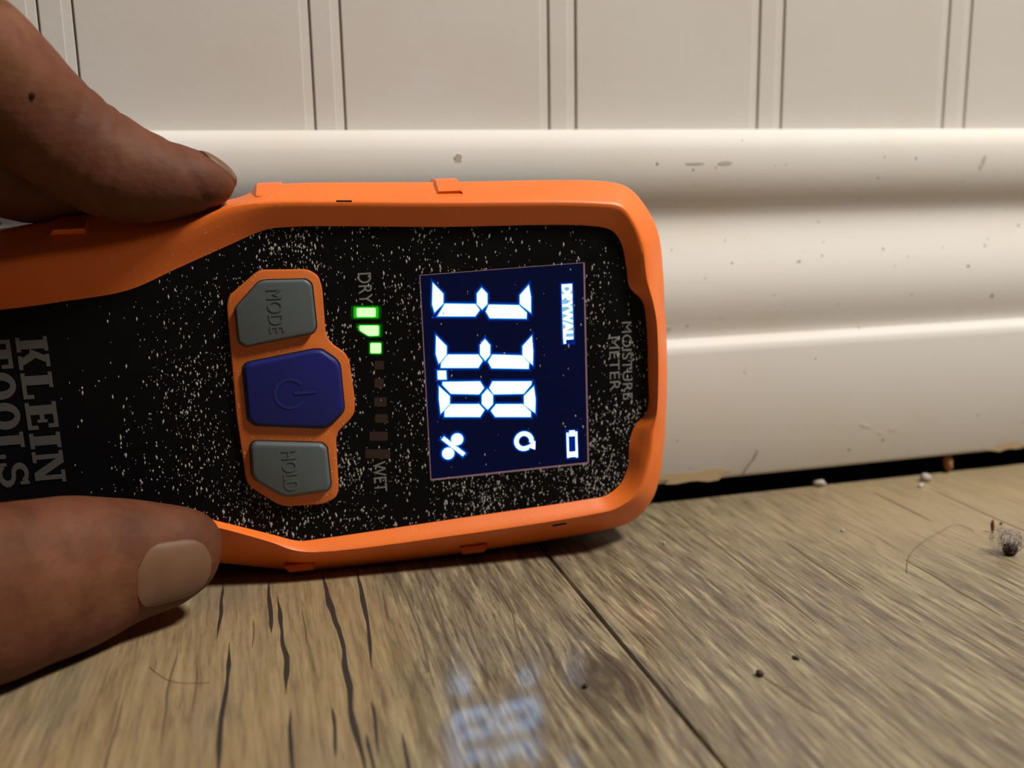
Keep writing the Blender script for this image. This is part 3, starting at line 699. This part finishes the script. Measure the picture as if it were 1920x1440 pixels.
from mathutils.bvhtree import BVHTree
hm.calc_loop_triangles()
skin_tree = BVHTree.FromPolygons([q.co for q in hm.vertices], [tuple(t.vertices) for t in hm.loop_triangles])
def nail(c, length_dir, normal, L, W, label, R=11.0):
    """a thin curved plate laid on the skin; its sides and root dip under the skin, the free end stands a little proud"""
    t = Vector(length_dir).normalized(); nn = Vector(normal); nn = (nn-t*nn.dot(t)).normalized(); s = t.cross(nn)
    c = Vector(c); top = []; nu, nw = 22, 16
    for i in range(nu+1):
        for j in range(nw+1):
            a = -1+2*i/nu; b = -1+2*j/nw
            wid = max(.05, 1-abs(a)**(2.3 if a > 0 else 2.1))**.5                # rounded ends
            x = b*wid
            p = c+t*(a*L/2)+s*(x*W/2)
            th = x*W/2/R; p = c+t*(a*L/2)+s*(R*math.sin(th))
            d = (nn*math.cos(th)+s*math.sin(th)).normalized()
            hit = skin_tree.ray_cast((p+d*12)*1e-3, -d)
            base_ = hit[0] if hit[0] is not None else p*1e-3
            e = max(abs(x), abs(a) if a < 0 else 0)
            lift = .00042*(1-e**6)-.00004*(e**6)+(.00012 if a > .8 else 0)
            top.append(Vector(base_)+d*lift)
    V = top+[v_-nn*.0005 for v_ in top]; F = []; m_ = len(top)
    for i in range(nu):
        for j in range(nw):
            q = [i*(nw+1)+j, (i+1)*(nw+1)+j, (i+1)*(nw+1)+j+1, i*(nw+1)+j+1]; F.append(tuple(q)); F.append(tuple(x+m_ for x in reversed(q)))
    bd = [j for j in range(nw+1)]+[i*(nw+1)+nw for i in range(1, nu+1)]+[nu*(nw+1)+j for j in range(nw-1, -1, -1)]+[i*(nw+1) for i in range(nu-1, 0, -1)]
    for a, b in zip(bd, bd[1:]+bd[:1]): F.append((a, b, b+m_, a+m_))
    return tag(mesh_obj('fingernail', V, F, M_nail, hand, math.radians(50)), label)
nail((-17.6,-56.2,12.2), (.85,.50,-.12), (.55,-.83,-.06), 14.0, 15.4, 'thumbnail')
nail((-5.0,-33.8,84.2), (.80,.05,-.60), (.62,-.05,.78), 9.0, 10.0, 'index fingernail', 7.0)
bm = bmesh.new(); bmesh.ops.create_icosphere(bm, subdivisions=2, radius=.00075, matrix=Matrix.Translation(skin_tree.find_nearest(Vector((-.0306, -.0560, .0935)))[0]) @ Matrix.Diagonal((.9, .35, .8, 1)))
bm_obj('mole', bm, M_mole, hand, 3.14)

# ------------------------------------------------------------------ bits lying on the floor
def curve_tube(name, pts, r, mat, label, cat, group=None):
    cu = bpy.data.curves.new(name, 'CURVE'); cu.dimensions = '3D'; cu.bevel_depth = r; cu.bevel_resolution = 2; cu.resolution_u = 6
    sp = cu.splines.new('NURBS'); sp.points.add(len(pts)-1); sp.use_endpoint_u = True; sp.order_u = 3
    for q, p in zip(sp.points, pts): q.co = (*[a*1e-3 for a in p], 1)
    o = bpy.data.objects.new('t', cu); C.objects.link(o); dg = bpy.context.evaluated_depsgraph_get()
    me = bpy.data.meshes.new_from_object(o.evaluated_get(dg)); bpy.data.objects.remove(o)
    return tag(link_mesh(name, me, mat, None, 3.14), label, cat, group)
M_hair = plain('brown_hair', srgb(96, 78, 58), .5)
M_lint = plain('grey_lint', srgb(150, 140, 136), .95)
M_seed = plain('dark_grit', srgb(40, 26, 20), .7)
M_white = plain('white_crumb', srgb(176, 168, 158), .7)
M_rust = plain('rust_crumb', srgb(150, 100, 66), .8)
M_brown = plain('brown_bit', srgb(110, 66, 34), .7)
curve_tube('hair_strand', [(123.6,-69.2,.15),(128,-63,.25),(136,-57,.9),(146,-52,1.0),(152,-48,.3),(154,-50,.15),(153.5,-53,.12)], .00005, M_hair, 'thin brown hair lying on the pale floorboard beside the lint ball', 'hair')
curve_tube('hair_strand', [(-22,-66,.12),(-19.5,-71,.12),(-16,-74,.2),(-12,-74.5,.12)], .00004, M_hair, 'fine short hair lying on the tan floorboard near the thumb', 'hair')
curve_tube('hair_strand', [(115.6,-14.35,5.6),(117.2,-14.5,8.2),(119.4,-14.6,10.6),(119.9,-14.5,12.2)], .00011, M_hair, 'dark hair stuck to the lower edge of the baseboard', 'hair')
# lint ball: a loose tangle of fibres round a dark clot
lint = bpy.data.objects.new('lint_ball', None); C.objects.link(lint); lint.location = (.1500, -.0665, 0); lint.empty_display_size = .004
tag(lint, 'small grey ball of lint with a dark clot on the floor', 'lint')
bm = bmesh.new(); bmesh.ops.create_icosphere(bm, subdivisions=3, radius=.0015, matrix=Matrix.Translation((.0006, -.0004, .0013)))
for q in bm.verts: q.co += q.co.normalized()*.0005*noise.noise(q.co*900)
for q in bm.verts: q.co.z = max(.00005, q.co.z)
bm_obj('clot', bm, M_seed, lint, 3.14)
rl = random.Random(5); V = []; F = []
for k in range(70):
    ax = Vector((rl.gauss(0, 1), rl.gauss(0, 1), rl.gauss(0, .6))).normalized(); b1 = ax.orthogonal().normalized(); b2 = ax.cross(b1)
    R_ = rl.uniform(.0016, .0031); a0 = rl.uniform(0, 6.28); sp_ = rl.uniform(1.2, 3.6); cx = Vector((rl.uniform(-.0008, .0010), rl.uniform(-.0006, .0006), .0032))
    prev = None
    for j in range(11):
        a = a0+sp_*j/10; p = cx+(b1*math.cos(a)+b2*math.sin(a))*R_+ax*rl.uniform(-.0001, .0001); p.z = max(.00006, p.z)
        s_ = len(V); tr = .00005
        V += [p+ax*tr, p-ax*tr*.5+b1*tr, p-ax*tr*.5-b1*tr]
        if prev is not None:
            for e in range(3): F.append((prev+e, prev+(e+1) % 3, s_+(e+1) % 3, s_+e))
        prev = s_
tag(mesh_obj('fibres', V, F, M_lint, lint), kind='stuff')
def crumb(name, x, y, r, mat, label, cat, el=(1, 1, .8), seed=0, group=None, z0=0.0):
    bm = bmesh.new(); bmesh.ops.create_icosphere(bm, subdivisions=2, radius=r*1e-3)
    for q in bm.verts:
        q.co += q.co.normalized()*r*.5e-3*noise.noise(q.co*1400/r+Vector((seed, 0, 0))); q.co = Vector((q.co.x*el[0], q.co.y*el[1], q.co.z*el[2]))
    lo = min(q.co.z for q in bm.verts)
    for q in bm.verts: q.co.z -= lo
    o = bm_obj(name, bm, mat, None, 3.14); o.location = (x*1e-3, y*1e-3, z0); o.rotation_euler.z = seed
    return tag(o, label, cat, group)
crumb('grit', 74.1, -98.4, .62, M_seed, 'round dark grit speck beside the end of a short crack', 'grit', seed=1)
crumb('grit', 82.8, -94.9, .5, M_seed, 'smaller dark grit speck further from the floor seam', 'grit', seed=2, el=(1.3, .8, .5))
crumb('grit', 46.0, -93.8, .5, M_seed, 'tiny dark grit speck beside the dark knot', 'grit', seed=3)
crumb('white_crumb', 83.7, -38.8, .30, M_white, 'tiny white crumb on the floor near the meter tip', 'crumb', seed=4)
crumb('white_crumb', 125.5, -44.0, .38, M_white, 'small white crumb alone in the middle of the pale board', 'crumb', seed=5)
crumb('plaster_crumb', 168.5, -17.0, 1.25, M_white, 'white plaster crumb lying in front of the dark gap', 'crumb', seed=6, el=(1.2, .8, .9))
crumb('plaster_crumb', 164.5, -20.5, .9, M_white, 'flat pale flake beside the white plaster crumb', 'crumb', seed=7, el=(1.6, .7, .4))
crumb('rust_crumb', 179.5, -12.0, 1.5, M_rust, 'rust brown crumb wedged under the baseboard', 'crumb', seed=8, el=(.9, .8, 1.4))
crumb('white_crumb', 139.5, -12.5, 1.1, M_white, 'greyish white crumb in the gap below the baseboard', 'crumb', seed=9, el=(1.6, .8, .9))
crumb('brown_bit', 156.9, -54.6, .8, M_brown, 'thin brown husk standing behind the lint ball', 'husk', seed=.3, el=(.5, .5, 1.9))
crumb('grit', 162.5, -51, .35, M_seed, 'minute brown speck beyond the brown husk', 'grit', seed=11)
